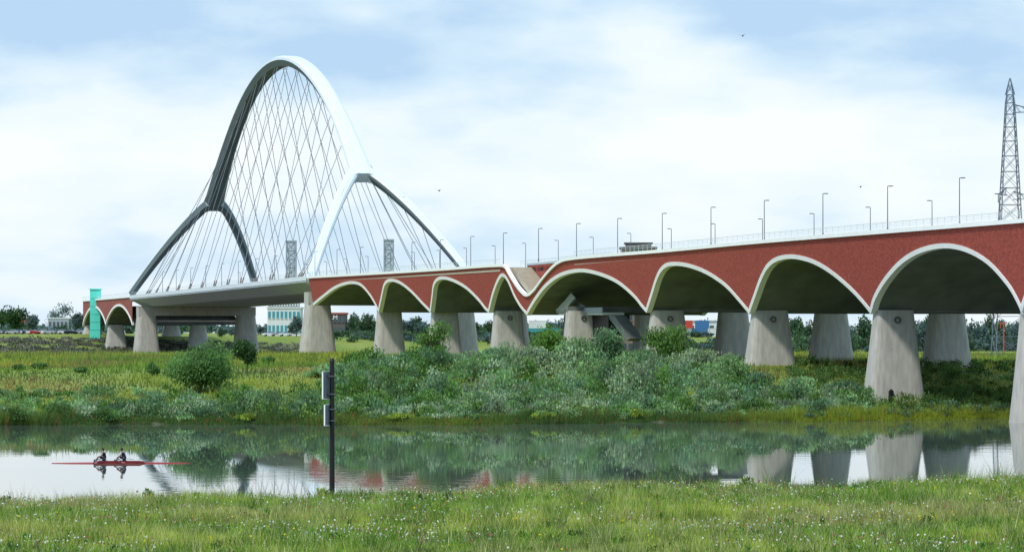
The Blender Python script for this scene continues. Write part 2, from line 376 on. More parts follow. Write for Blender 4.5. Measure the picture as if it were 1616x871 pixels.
mb=MB(); strip(mb,np.linspace(tend+.02,13.83,20),k_(1.2),k_(34),zdeck,.352,.38); bparent(mb.build('roadway',M['asphalt']),ab)
railing(ab,tend,13.83,k_(-.9),zdeck,step=2.5); railing(ab,tend,13.83,k_(35.8),zdeck,step=2.5)
for t in (8.42,13.6):
    zt=zdeck(t)-2.95
    for lat in (2.,30.5 if t>10 else 34.): pier(ab,t,lat,zt-2.5,10.2 if t<10 else 9.,5.2,db=6,dt=4.5,zb=-3)
    mb=MB(); mb.loft([[B(t-.05,la,zt-2.5),B(t+.05,la,zt-2.5),B(t+.05,la,zt),B(t-.05,la,zt)] for la in (-.5,33)]); bparent(mb.build('crossbeam',M['pier']),ab)
tag(ab,'white steel arch bridge with splayed wishbone legs and crossing cables over the far river','bridge')
# ------------------------------------------------------------------ far viaduct
fv=empty('far_viaduct',B(14.6,15,0))
zt=lambda t:20.0-.15*(t-13.7)
for ta,tb2 in ((13.88,15.02),(15.02,16.1)):
    cv=[]
    for i in range(29):
        s=i/28; cv.append((ta+(tb2-ta)*s,12.0+5.6*max(0,math.sin(math.pi*s))**.75))
    for flip in (False,True):
        mb=MB(); vs=[]
        for t,z in cv: vs+= [B(t,0 if not flip else LAT2,z),B(t,0 if not flip else LAT2,zt(t))]
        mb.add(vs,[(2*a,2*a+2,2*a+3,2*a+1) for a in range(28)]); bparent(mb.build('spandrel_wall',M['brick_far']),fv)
    mb=MB(); rings=[]
    for i,(t,z) in enumerate(cv):
        rings.append([B(t,-.15,z-.05),B(t,-.15,z+.6),B(t,.4,z+.6),B(t,.4,z-.05)])
    mb.loft(rings); bparent(mb.build('arch_trim',M['trim']),fv)
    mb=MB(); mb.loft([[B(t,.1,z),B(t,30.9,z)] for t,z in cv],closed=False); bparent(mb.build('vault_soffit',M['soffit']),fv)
    for lat in (3,28): pier(fv,tb2,lat,12.2,7,4.5)
mb=MB(); strip(mb,np.linspace(13.85,16.1,10),k_(-.3),k_(31.3),zt,-.1,.4); bparent(mb.build('roadway',M['trim']),fv)
railing(fv,13.85,16.1,k_(-.2),lambda t:20.1-.15*(t-13.7),step=4)
tag(fv,'distant red arched viaduct beyond the left foot of the steel arch','viaduct')
# ------------------------------------------------------------------ stair tower under the viaduct
st=empty('stair_tower',B(3.85,5,tz(*B(3.85,5,0)[:2])))
def sb(name,pts,la,lb,m):
    mb=MB(); mb.loft([[B(*((lambda tzz:(tzz[0],l,tzz[1]))(pt(px,py,5)))) for px,py in pts] for l in (la,lb)]); return bparent(mb.build(name,m),st)
sb('landing',[(895,497),(966,497),(966,493),(895,493)],3.5,7,M['bwhite'])
sb('landing_parapet',[(893,494),(966,494),(966,485),(893,487)],3.3,3.5,M['bgrey'])
sb('flight_parapet',[(893,490),(908,474),(918,462),(924,470),(905,492)],3.2,3.4,M['girder'])
sb('flight_parapet',[(890,465),(900,463),(925,486),(915,490)],5.0,5.3,M['bgrey'])
sb('lower_flight',[(968,497),(978,499),(1002,534),(996,538),(970,504)],4.2,6.2,M['soffit'])
sb('shaft',[(936,497),(965,497),(965,530),(936,530)],4.5,8,M['black'])
tag(st,'grey stair with black shaft under the widest viaduct arch','staircase')
# ------------------------------------------------------------------ lamps
def make_lamp():
    r=empty('street_lamp')
    mb=MB(); mb.tube((0,0,0),(0,0,.5),.11,.09,n=8); mb.tube((0,0,.5),(0,0,5.4),.07,.05,n=8); mb.build('pole',M['lamp'],r)
    mb=MB(); mb.tube((0,0,5.39),(-.2,0,5.40),.04,n=5); mb.build('arm',M['lamp'],r)
    mb=MB(); mb.loft([[(x,-w_,5.35),(x,w_,5.35),(x,w_*.7,5.46),(x,-w_*.7,5.46)] for x,w_ in ((-.14,.08),(-.25,.14),(-.55,.15),(-.68,.08))]); mb.build('lamp_head',M['lamphead'],r)
    return r
proto=make_lamp(); used=False; ords=['first','second','third','fourth','fifth','sixth','seventh','eighth','ninth','tenth','eleventh','twelfth','thirteenth','fourteenth','fifteenth','sixteenth','seventeenth','eighteenth','nineteenth','twentieth','twenty-first','twenty-second','twenty-third','twenty-fourth','twenty-fifth','twenty-sixth']
ords+=['twenty-seventh','twenty-eighth','twenty-ninth','thirtieth']+['thirty-'+o for o in ords[:9]]
rzb=math.atan2(.2778,.9607)
for row,(lat,ph,nm) in enumerate(((-.9,.335,'near'),(18.,.065,'far'))):
    c_=0
    for k in range(26):
        t=ph+.49*k
        if t>13.4: break
        zf=(zfull(t)+.2) if t<tend else zdeck(t)+.35
        if row==1: zf-=.3
        p=B(t,lat,zf)
        if 808+F*p[0]/p[1]>1625: continue
        o=proto if not used else copy_tree(proto); used=True
        o.location=p; o.rotation_euler=(0,0,rzb+(math.pi if row==0 else 0))
        o['label']='slim lamp post in the %s row on the deck, %s from the right'%(nm,ords[c_]); o['category']='street lamp'; o['group']='lamp posts along the %s side of the deck'%nm; c_+=1
# ------------------------------------------------------------------ lattice pylon & towers
def lattice(base,levels,rbar=.12):
    mb=MB(); X,Y=base
    for (z0,a),(z1,b_) in zip(levels[:-1],levels[1:]):
        c0=[(X+i*a,Y+j*a,z0) for i,j in ((-1,-1),(1,-1),(1,1),(-1,1))]; c1=[(X+i*b_,Y+j*b_,z1) for i,j in ((-1,-1),(1,-1),(1,1),(-1,1))]
        for i in range(4):
            j=(i+1)%4; mb.tube(c0[i],c1[i],rbar*1.4,n=4); mb.tube(c0[i],c1[j],rbar*.7,n=4); mb.tube(c0[j],c1[i],rbar*.7,n=4); mb.tube(c1[i],c1[j],rbar*.8,n=4)
    return mb
YP=600.; xp=atY(1594,YP); py_=empty('electricity_pylon',(xp,YP,tz(xp,YP)))
lv_=[]; zb=tz(xp,YP); ztp=zpy(150,YP)
for k in range(17):
    s=k/16; z=zb+(ztp-zb)*(1-(1-s)**1.25); w_=np.interp(z,[zb,zpy(348,YP),zpy(160,YP),ztp],[3.1,1.9,.75,.55]); lv_.append((z,w_))
bparent(lattice((xp,YP),lv_,.085).build('lattice_tower',M['lattice']),py_)
bparent(lattice((xp,YP),[(ztp,.75),(zpy(135,YP),.35),(zpy(124,YP),.04)],.085).build('lattice_peak',M['lattice']),py_)
def arm(z,L,sg):
    mb=MB(); tip=(xp+sg*L,YP,z+.2)
    for yy in (-.6,.6):
        mb.tube((xp+sg*.6,YP+yy,z),tip,.08,n=4); mb.tube((xp+sg*.6,YP+yy,z+1.5),tip,.08,n=4)
        for s in (.25,.5,.75): mb.tube((xp+sg*(.6+(L-.6)*s),YP+yy*(1-s),z+.2*s),(xp+sg*(.6+(L-.6)*(s-.2)),YP+yy*(1.2-s),z+1.5-1.3*(s-.2)),.05,n=4)
    mb.tube(tip,(tip[0],tip[1],tip[2]-1.6),.09,n=6); bparent(mb.build('cross_arm',M['lattice']),py_)
arm(zpy(178,YP),6,1); arm(zpy(300,YP)-1,2.2,-1); arm(zpy(315,YP),5,1)
tag(py_,'tall steel lattice pylon rising behind the viaduct at the right edge','pylon')
for (pa,pb,pytop,lab) in ((452,467,382,'pale grey slab tower seen between the arch cables near the deck middle'),(606,621,380,'pale grey slab tower seen through the right hand arch legs')):
    Y=1250.; X=atY((pa+pb)/2,Y); w_=(pb-pa)/F*Y/2; zb=tz(X,Y); z1=zpy(pytop,Y)
    r=empty('lattice_tower',(X,Y,zb)); lv_=[(zb+(z1-zb)*k/11,w_) for k in range(12)]
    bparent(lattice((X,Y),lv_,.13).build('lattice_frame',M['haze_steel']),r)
    mb=MB(); mb.box((X,Y,(zb+z1)/2),(w_*1.8,w_*1.8,z1-zb)); bparent(mb.build('core',M['palecore']),r)
    mb=MB(); mb.box((X,Y,z1+.3),(w_*2.2,w_*2.2,.6)); bparent(mb.build('cap',M['haze_steel']),r); tag(r,lab,'tower')
# ------------------------------------------------------------------ buildings
def building(name,lab,px0,px1,pyt,Y,wall,roofm,rows,cols,depth=14,roofh=.6,win=None,cat='building',zb=None,pitched=False):
    xa,xb=atY(px0,Y),atY(px1,Y); X=(xa+xb)/2; W=xb-xa; zb=tz(X,Y)-.2 if zb is None else zb; z1=zpy(pyt,Y); hh=z1-zb
    r=empty(name,(X,Y,zb)); mb=MB(); mb.box((0,depth/2,hh/2),(W,depth,hh)); mb.build('wall',wall,r)
    mb=MB()
    if pitched: mb.loft([[(x,-.4,hh),(x,depth+.4,hh),(x,depth/2,hh+roofh*3)] for x in (-W/2-.3,W/2+.3)])
    else: mb.box((0,depth/2,hh+roofh/2),(W+.6,depth+.6,roofh))
    mb.build('roof',roofm,r)
    if rows:
        ww=W/cols*.62; wh=hh/rows*.5; f=None
        for i in range(rows):
            for j in range(cols):
                loc=(-W/2+W*(j+.5)/cols,-.06,hh*(i+.55)/rows)
                if f is None:
                    mb=MB(); mb.box((0,0,0),(ww,.14,wh)); f=mb.build('window',win or M['glass'],r); g=f
                    mb=MB(); mb.box((0,-.09,-wh/2-.08),(ww*1.1,.3,.15)); mb.build('sill',wall,g)
                else: g=copy_tree(f,r)
                g.location=loc
    tag(r,lab,cat); return r
ob=building('office_building','white office block with ribbed top seen beneath the steel arch deck',422,474,487,1140,M['bwhite'],M['bwhite'],2,8,win=M['tealdk'])
mb=MB()
for k in range(12): mb.box((-5.4+k*.95,.2,zpy(480,1140)-ob.location.z),(.45,1.,2.4))
mb.box((0,1.2,zpy(480,1140)-ob.location.z),(11.2,1.0,2.1)); mb.build('ribbed_screen',M['bwhite'],ob)
lb=building('brick_building','dark building with white letters just right of the arch foot pier',512,545,496,1060,M['roof'],M['redroof'],2,5)
cu=bpy.data.curves.new('letters','FONT'); cu.body='LM'; cu.size=2.0; cu.extrude=.05; to=bpy.data.objects.new('tmp',cu); C.objects.link(to)
dg=bpy.context.evaluated_depsgraph_get(); tm=bpy.data.meshes.new_from_object(to.evaluated_get(dg)); bpy.data.objects.remove(to)
tm.materials.clear(); tm.materials.append(M['white']); lo=new_obj('letter_sign',tm,lb); lo.rotation_euler=(math.pi/2,0,0); lo.location=(-1.6,-.35,zpy(504,1060)-lb.location.z)
building('pavilion_tower','brown flat roofed building poking above the deck between lamp posts',981,1035,393,640,M['bbrown'],M['roof'],7,6,depth=6,roofh=.45)
building('roof_pavilion','small dark plant room on the brown rooftop',988,1028,385,641,M['bbrown'],M['roof'],1,5,depth=4,roofh=.3,zb=zpy(390,641))
building('grey_warehouse','long pale warehouse behind the piers of the widest arch',965,1068,502,1180,M['bwhite'],M['bgrey'],1,14)
building('white_warehouse','low white warehouse behind the piers right of the widest arch',1076,1160,508,1190,M['bwhite'],M['bgrey'],1,8)
building('farmhouse','small brick house with pitched roof at the far left bank',20,48,508,1500,M['bbrown'],M['redroof'],1,4,pitched=True,depth=8)
building('distant_hall','pale distant hall roof above the parked cars at the left',76,126,503,1600,M['bgrey'],M['bwhite'],1,8)
r=building('turquoise_tower','turquoise slab tower left of the far viaduct',142,158,457,980,M['teal'],M['teal'],0,0,depth=2.5,roofh=.3,cat='tower')
mb=MB()
for k in range(6): mb.box((0,-.03,3+k*2.4),(2.8,.08,.06))
mb.build('joint',M['tealdk'],r)
building('red_gatehouse','small dark red block beside the turquoise tower',133,141,494,1045,M['redroof'],M['roof'],2,1,depth=4)
def container(px,Y,m,lab,L=6.1,z0=None):
    X=atY(px,Y); r=empty('shipping_container',(X,Y,z0)); mb=MB(); n=14
    for i in range(n):
        x=-L/2+L*(i+.5)/n; mb.box((x,0,1.3),(L/n*.55,2.5,2.4))
    mb.box((0,0,1.3),(L*.99,2.36,2.36)); mb.build('body',m,r)
    mb=MB()
    for sx in (-1,1):
        for sy in (-1,1): mb.box((sx*(L/2-.05),sy*1.18,1.3),(.18,.18,2.62))
    for z in (.06,2.56):
        for sy in (-1,1): mb.box((0,sy*1.2,z),(L,.14,.13))
    mb.build('corner_frame',m,r); tag(r,lab,'container','coloured containers behind the viaduct')
cl=[(818,0,'tealdk','teal'),(818,1,'blue','blue'),(846,0,'tealdk','teal'),(848,1,'bwhite','white'),(874,0,'tealdk','teal'),(1080,0,'bgrey','grey'),(1082,1,'orange','red'),(1106,0,'blue','blue'),(1108,1,'blue','blue'),(1130,0,'bwhite','white'),(1152,0,'yellow','yellow'),(1152,1,'yellow','yellow')]
for i,(px,lvl,mk,cn) in enumerate(cl):
    Y=1090; X=atY(px,Y)
    container(px,Y,M[mk],'%s container far behind the viaduct, %s counting from the left'%(cn,ords[i]),L=4.6 if px>1000 else 5.8,z0=tz(atY(1106 if px>1000 else 846,Y),Y)+2.62*lvl)
# ------------------------------------------------------------------ cars
def make_car(paint):
    r=empty('parked_car'); mb=MB()
    pf=[(-2.1,.35),(-2.15,.75),(-1.95,.95),(-1.1,1.02),(1.35,.98),(2.0,.85),(2.15,.6),(2.1,.35)]
    mb.loft([[(x,y,z) for x,z in pf] for y in (-.85,.85)]); mb.build('body',paint,r)
    mb=MB(); mb.loft([[(-1.5,-.8,1.0),(1.0,-.8,1.0),(1.0,.8,1.0),(-1.5,.8,1.0)],[(-1.15,-.68,1.45),(.35,-.68,1.45),(.35,.68,1.45),(-1.15,.68,1.45)]]); mb.build('cabin_window',M['glass'],r)
    mb=MB(); mb.box((-.4,0,1.48),(1.5,1.36,.05)); mb.build('roof',paint,r)
    w0=None
    for x in (-1.35,1.3):
        for y in (-.8,.8):
            if w0 is None: mb=MB(); mb.tube((0,-.1,0),(0,.1,0),.32,n=12); w0=mb.build('wheel',M['tyre'],r); g=w0
            else: g=w0.copy(); C.objects.link(g); g.parent=r
            g.location=(x,y,.32)
    return r
paints={'dark blue':mat('car_blue',(.02,.03,.08),.3),'black':mat('car_black',(.012,.012,.014),.3),'white':mat('car_white',(.7,.7,.7),.3),'silver':mat('car_silver',(.4,.41,.42),.3,metal=.4),'red':mat('car_red',(.35,.02,.02),.3)}
cs=[(-4,'silver'),(8,'black'),(19,'silver'),(30,'dark blue'),(41,'white'),(53,'red'),(66,'white'),(79,'silver'),(90,'dark blue'),(101,'white'),(112,'black'),(124,'silver'),(425,'white'),(438,'silver'),(450,'white')]
for i,(px,cn) in enumerate(cs):
    Y=1008+random.uniform(-3,3); X=atY(px,Y); o=make_car(paints[cn]); o.location=(X,Y,tz(X,Y)-.03); o.rotation_euler=(0,0,random.choice((0,math.pi))+random.uniform(-.5,.5))
    if i>11: o.location.y=1060; o.location.x=atY(px,1060); o.location.z=tz(o.location.x,1060)
    tag(o,'%s car parked on the far bank, %s from the left'%(cn,ords[i]),'car','cars parked on the far bank')
# ------------------------------------------------------------------ vegetation
GAIN=2.05
def leaves(cen,rad,n,ls,col,up=.3,var=.35,shell=.5,lobes=7,asp=2.2,rg=rng):
    cen=np.array(cen,float); rad=np.array(rad,float)
    lc=rg.normal(size=(lobes,3)); lc/=np.linalg.norm(lc,axis=1)[:,None]; lc*=rg.uniform(.25,.68,(lobes,1)); lr=rg.uniform(.34,.58,lobes); lb=rg.uniform(.7,1.3,lobes)
    k=rg.integers(0,lobes,n); d=rg.normal(size=(n,3)); d/=np.linalg.norm(d,axis=1)[:,None]
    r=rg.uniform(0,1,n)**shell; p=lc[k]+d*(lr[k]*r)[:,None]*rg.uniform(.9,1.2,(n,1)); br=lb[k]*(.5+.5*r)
    P=cen+p*rad
    a=rg.normal(size=(n,3)); a[:,2]=np.abs(a[:,2])+up*3; a/=np.linalg.norm(a,axis=1)[:,None]
    b_=np.cross(a,rg.normal(size=(n,3))); b_/=np.linalg.norm(b_,axis=1)[:,None]
    L=ls*rg.uniform(.6,1.4,n)[:,None]; a=a*L*.5; b_=b_*L*.5/asp
    co=np.stack([P-a,P+b_,P+a,P-b_],1).reshape(-1,3)
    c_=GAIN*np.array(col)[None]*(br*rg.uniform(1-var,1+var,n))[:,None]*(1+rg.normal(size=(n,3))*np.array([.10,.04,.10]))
    return co,np.repeat(np.clip(c_,.004,.6),4,axis=0)
def limbs(mb,h,r0,spread,n=6,z0=.3):
    pts=[Vector((0,0,-.3)),Vector((random.uniform(-.1,.1)*spread*.5,random.uniform(-.1,.1),h*.35)),Vector((random.uniform(-.1,.1)*spread,0,h*.75))]
    mb.tube(pts[0],pts[1],r0,r0*.75,n=8); mb.tube(pts[1],pts[2],r0*.75,r0*.25,n=7)
    for i in range(n):
        a=random.uniform(0,6.28); z=h*random.uniform(z0,.6); e=Vector((math.cos(a)*spread*.65,math.sin(a)*spread*.65,z+h*random.uniform(.15,.3)))
        mb.tube((pts[1].x,pts[1].y,z),e,r0*.35,r0*.1,n=5)
cache={}
def plant(kind,px,Y,pytop,wpx,col,lab,cat,group=None,n=1500,ls=.35,trunk=.25,key=None,up=.3,lobes=8,var=.35):
    X=atY(px,Y); zb=tz(X,Y); h=zpy(pytop,Y)-zb; w_=wpx/F*Y; r=empty(kind,(X,Y,zb)); k=key
    if k is not None and k in cache:
        c_,t_=cache[k]
        for s in (t_,c_):
            o=s.copy(); C.objects.link(o); o.parent=r
        r.scale=(w_/cache[(k,'w')],w_/cache[(k,'w')],h/cache[(k,'h')]); r.rotation_euler=(0,0,random.uniform(0,6.28))
    else:
        ch=h*(1-trunk); co,cl=leaves((0,0,h*trunk+ch*.48),(w_/2*1.12,w_/2*1.12,ch/2*1.1),n,ls,col,up=up,lobes=lobes,var=var)
        co[:,2]=np.maximum(co[:,2],.05)
        t=MB(); limbs(t,h,max(.08,.022*h),w_/2); to=t.build('trunk' if 'tree' in kind else 'stem',M['bark'],r)
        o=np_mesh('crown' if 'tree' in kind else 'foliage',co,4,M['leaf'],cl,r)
        if k is not None: cache[k]=(o,to); cache[(k,'w')]=w_; cache[(k,'h')]=h
    tag(r,lab,cat,group); return r
WIL=(.105,.175,.07); GRN=(.06,.12,.026); DK=(.03,.06,.02); BLU=(.075,.135,.065); SLV=(.145,.195,.11)
plant('willow_bush',318,383,536,112,(.065,.125,.038),'large round bright green bush standing alone on the left meadow','bush',n=12000,ls=.33,trunk=.0,lobes=24)
plant('small_tree',390,405,533,44,(.03,.06,.022),'small dark round tree with bare trunk beside the large round bush','tree',n=3600,ls=.33,trunk=.3,lobes=12)
sp=[(30,410,574,24,'lower left bush nearest the left frame edge'),(64,410,573,30,'low round bush second from the left edge on the meadow'),(126,405,580,30,'low green bush on the meadow left of the big round bush'),(243,400,570,26,'narrow green bush immediately left of the big round bush'),(423,440,560,26,'thin pale bush right of the small dark tree')]
for px,Y,t_,w_,l in sp: plant('meadow_bush',px,Y,t_,w_,(.05,.10,.03),l,'bush','lone bushes on the left meadow',n=1300,ls=.3,trunk=.0)
sp=[(505,400,580,55,WIL,'pale willow bush behind the black signpost'),(560,400,548,52,GRN,'green willow just right of the signpost and arch pier'),(610,430,562,45,GRN,'dark green bush at the foot of the first tapered pier'),(645,420,554,54,BLU,'bushy willow between the first two tapered piers'),(682,405,508,70,GRN,'tall green willow in front of the second tapered pier'),(735,410,552,60,SLV,'silvery willow right of the tallest green willow'),(785,415,548,60,BLU,'green willow under the narrow pointed arch'),(835,400,548,80,SLV,'wide pale willow beneath the notch in the parapet'),(872,435,513,66,GRN,'upright green willow left of the stair tower'),(915,420,532,70,WIL,'pale bushy willow below the stair tower'),(952,420,519,80,BLU,'tall green willow right of the stair tower'),(1000,412,542,66,WIL,'pale willow between stair tower and pale piers'),(1053,415,512,82,GRN,'tall willow in front of the pier pair right of the widest arch'),(1100,402,548,66,SLV,'silvery willow left of the wide middle pier'),(1145,394,560,74,WIL,'pale low willow at the foot of the middle piers'),(1195,388,588,60,BLU,'low green willow at the foot of the second large pier'),(1255,386,592,64,WIL,'low pale willow right of the second large pier'),(1318,386,598,60,BLU,'low green willow left of the large right pier')]
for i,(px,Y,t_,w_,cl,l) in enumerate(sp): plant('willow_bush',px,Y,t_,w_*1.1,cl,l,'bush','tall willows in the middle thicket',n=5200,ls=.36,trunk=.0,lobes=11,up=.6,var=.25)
sp=[(388,1.0,650,36,'bright yellow green clump at the far waterline below the small dark tree'),(165,2.,638,54,'green clump at the far waterline left of centre'),(632,1.0,650,44,'yellow green clump at the far waterline right of the signpost'),(858,1.0,648,40,'yellow green clump at the far waterline near the middle'),(1003,1.0,645,24,'small yellow green clump at the far waterline under the tall willow'),(20,1.,638,54,'dark clump at the far waterline at the left frame edge'),(90,3.,630,50,'round green clump at the far waterline second from the left')]
for px,d_,t_,w_,l in sp:
    X=atY(px,347); Y=float(Yf(X))+d_; plant('marsh_bush',px,Y,t_,w_,(.14,.19,.03) if 'yellow' in l else (.055,.105,.03),l,'bush','clumps at the far waterline',n=1100,ls=.25,trunk=0,up=.8)
co_l=[];cl_l=[]
def scatter(n,pxr,dr,hr,wr,cols,ls,nl,up=.8):
    for _ in range(n):
        px=random.uniform(*pxr); d=dr[0]+(dr[1]-dr[0])*random.random(); X0=atY(px,360); Y=float(Yf(X0))+d; X=atY(px,Y); Y=float(Yf(X))+d; zb=tz(X,Y)
        cl_=float(vn(X,Y,.16)); h=random.uniform(*hr)*(.4+1.2*cl_); w_=random.uniform(*wr)*(.7+.6*cl_); c_=np.array(cols[random.randrange(len(cols))])*random.uniform(.65,1.3)
        if px<330: h*=.8
        co,cl=leaves((X,Y,zb+h*.42),(w_,w_,h*.62),nl,ls,c_,up=up,lobes=4,var=.25); co[:,2]=np.maximum(co[:,2],.02); co_l.append(co); cl_l.append(cl)
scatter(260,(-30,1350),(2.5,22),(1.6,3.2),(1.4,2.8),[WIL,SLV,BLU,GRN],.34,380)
scatter(150,(-30,1350),(.6,5),(.7,1.7),(.7,1.4),[BLU,(.06,.11,.035),WIL,(.11,.18,.035)],.28,120)
scatter(170,(520,1180),(20,60),(2.4,4.6),(1.9,3.4),[WIL,SLV,BLU,GRN],.38,460)
scatter(110,(1120,1370),(4,32),(1.9,3.4),(1.4,2.6),[WIL,BLU,GRN,SLV],.34,340)
scatter(90,(-20,560),(14,38),(1.2,2.6),(1.0,2.2),[WIL,(.09,.15,.04),GRN],.32,240)
o=np_mesh('willow_thicket',np.concatenate(co_l),4,M['leaf'],np.concatenate(cl_l)); tag(o,'green mass of low willow scrub along the far waterside','thicket',kind='stuff')
co_l=[];cl_l=[]
scatter(260,(1250,1640),(2,75),(.8,2.0),(1.,2.),[(.045,.085,.024),(.055,.10,.03),(.09,.14,.035)],.3,140)
scatter(60,(1230,1640),(.5,5),(.8,1.8),(.9,1.6),[(.06,.10,.05),BLU],.3,120)
o=np_mesh('undergrowth',np.concatenate(co_l),4,M['leaf'],np.concatenate(cl_l)); tag(o,'low dark green undergrowth around the right hand piers','undergrowth',kind='stuff')
def blades(X,Y,h,w_,col,lean=.5,z=None,g=1.45):
    n=len(X); z=ter(X,Y) if z is None else z; a=rng.uniform(0,6.283,n); dx=np.cos(a)*w_/2; dy=np.sin(a)*w_/2*.4; lx=rng.normal(size=n)*lean*h*.5; ly=rng.normal(size=n)*lean*h*.5
    co=np.stack([np.stack([X-dx,Y-dy,z-.03],-1),np.stack([X+dx,Y+dy,z-.03],-1),np.stack([X+lx,Y+ly,z+h],-1)],1)
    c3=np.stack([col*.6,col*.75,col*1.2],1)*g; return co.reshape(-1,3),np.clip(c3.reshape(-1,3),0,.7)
n=450000; Y=114+ (204-114)*rng.uniform(0,1,n)**.85; X=rng.uniform(-1,1,n)*(Y*.168+1.5); ok=(Y<Yn(X)+.4); X=X[ok];Y=Y[ok]; n=len(X)
p1=vn(X,Y,.28); p2=vn(X,Y,.9,2.); p3=vn(X,Y,2.7,4.); p4=vn(X,Y,1.5,9.); edge=np.exp(-np.maximum(Yn(X)-Y,0)/2.)
h=(.12+.80*p1*p2+.35*np.clip(p3*p4*4-1.,0,1)+.40*rng.uniform(0,1,n)**4*(.3+p2)+1.5*edge*rng.uniform(0,1,n)**1.5*np.clip(p3*p4*4-.8,0,1))
ca=np.array([.105,.18,.022]); cb=np.array([.205,.245,.04]); cc=np.array([.04,.085,.014]); cdry=np.array([.30,.25,.13])
f=np.clip((p1-.35)*2.2,0,1)[:,None]; col=ca*(1-f)+cb*f; f2=np.clip((p3*p4-.20)*4,0,1)[:,None]*.85; col=col*(1-f2)+cc*f2
f3=np.clip((vn(X,Y,.17,12.)-.56)*4,0,1)[:,None]*.5; col=col*(1-f3)+np.array([.22,.19,.08])*f3
dry=(rng.uniform(0,1,n)<.15*(.3+1.4*vn(X,Y,.5,7.)))[:,None]; col=np.where(dry,cdry,col); col=col*rng.uniform(.5,1.5,n)[:,None]
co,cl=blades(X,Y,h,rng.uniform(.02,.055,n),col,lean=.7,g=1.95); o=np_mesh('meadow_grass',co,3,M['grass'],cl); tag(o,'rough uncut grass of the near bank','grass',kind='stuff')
co_l=[];cl_l=[]
for _ in range(3000):
    y=random.uniform(116,202); x=random.uniform(-1,1)*y*.166
    if y>float(Yn(x)): continue
    e=math.exp(-(float(Yn(x))-y)/4)
    if float(vn(x,y,.33,5.))+.35*e<random.random()*.95: continue
    hh=random.uniform(.2,.6)+.6*e*random.random()**1.5
    co,cl_=leaves((x,y,tz(x,y)+hh*.5),(random.uniform(.2,.8),random.uniform(.2,.6),hh*.8),80,.12,random.choice([(.045,.10,.018),(.075,.15,.022),(.13,.19,.028),(.028,.065,.018),(.10,.11,.05)]),up=.6,lobes=4); co_l.append(co); cl_l.append(cl_)
o=np_mesh('meadow_weeds',np.concatenate(co_l),4,M['grass'],np.concatenate(cl_l)); tag(o,'leafy weeds growing through the near grass','weeds',kind='stuff')
def flowers(n,col,s,lab,ph,nm,thr=.5):
    Y=118+84*rng.uniform(0,1,n); X=rng.uniform(-1,1,n)*Y*.166; ok=(Y<Yn(X)-.4)&(vn(X,Y,.4,ph)>thr); X=X[ok];Y=Y[ok];n=len(X)
    P=np.stack([X,Y,ter(X,Y)+rng.uniform(.4,.85,n)],-1); a=rng.normal(size=(n,3)); a/=np.linalg.norm(a,axis=1)[:,None]; b_=np.cross(a,rng.normal(size=(n,3))); b_/=np.linalg.norm(b_,axis=1)[:,None]; L=s*rng.uniform(.5,1.2,n)[:,None]
    co=np.stack([P-a*L,P+b_*L,P+a*L,P-b_*L],1).reshape(-1,3); o=np_mesh(nm,co,4,M['grass'],np.tile(np.array(col),(4*n,1))); tag(o,lab,'wildflowers',kind='stuff')
flowers(8500,(.75,.74,.70),.045,'tiny white wildflowers dotted in the near grass',3.,'white_wildflowers',.55)
flowers(1900,(.7,.55,.04),.05,'small yellow wildflowers in the near grass',6.,'yellow_wildflowers',.62)
flowers(3400,(.34,.16,.09),.06,'rust brown sorrel heads in the near grass',9.,'sorrel_heads',.5)
for px,Yo,hp,w_,c_,l in [(512,-3,766,40,(.15,.20,.03),'bright yellow green weed clump at the foot of the signpost'),(322,-3,776,56,(.08,.15,.03),'leafy green clump on the near bank below the rowing shell'),(235,-3,772,26,(.08,.13,.03),'small upright weed clump on the near bank at left'),(90,-3,782,60,(.09,.14,.03),'low weed clump on the near bank far left'),(1565,-20,764,50,(.17,.19,.03),'yellow flowering weed clump on the near bank at right'),(1175,-6,750,45,(.09,.14,.03),'grassy weed clump on the near bank right of centre'),(800,-4,762,40,(.08,.13,.03),'weed clump on the near bank in the middle')]:
    X=atY(px,178); Y=float(Yn(X))+Yo; plant('weed_clump',px,Y,hp-4,w_,c_,l,'plant','weed clumps on the near bank',n=420,ls=.16,trunk=0.,up=.9,lobes=5)
n=80000; px=rng.uniform(-30,1640,n); X=(px-CX)/F*350; d=rng.uniform(0,1,n)**1.6*7-.4; Y=Yf(X)+d; pm=vn(X,Y,.2,1.); pk=vn(X,Y,1.1,5.)
h=.25+1.2*rng.uniform(0,1,n)*pm*pk*2.2; f=np.clip((vn(X,Y,.11,3.)-.4)*3,0,1)[:,None]; col=(np.array([.20,.25,.03])*f+np.array([.06,.11,.03])*(1-f))*rng.uniform(.5,1.3,n)[:,None]
red=(rng.uniform(0,1,n)<.03)[:,None]; col=np.where(red,np.array([.3,.07,.04]),col)
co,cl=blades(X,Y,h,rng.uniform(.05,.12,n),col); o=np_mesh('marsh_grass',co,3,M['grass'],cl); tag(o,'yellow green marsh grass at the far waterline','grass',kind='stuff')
n=170000; Y=350+330*rng.uniform(0,1,n)**1.3; X=rng.uniform(-1,1,n)*Y*.168; ok=(Y>Yf(X)+4)&(TB(X,Y)<8.7); X=X[ok];Y=Y[ok];n=len(X)
f=np.clip((vn(X,Y,.09,3.)-.35)*2.2,0,1)[:,None]; col=(np.array([.27,.26,.04])*f+np.array([.11,.18,.03])*(1-f))*rng.uniform(.55,1.35,n)[:,None]
f=np.clip((vn(X,Y,.22,8.)-.52)*5,0,1)[:,None]*.9; col=col*(1-f)+np.array([.05,.09,.028])*f
f=np.clip((vn(X,Y,.13,15.)-.62)*5,0,1)[:,None]*.6; col=col*(1-f)+np.array([.20,.12,.06])*f
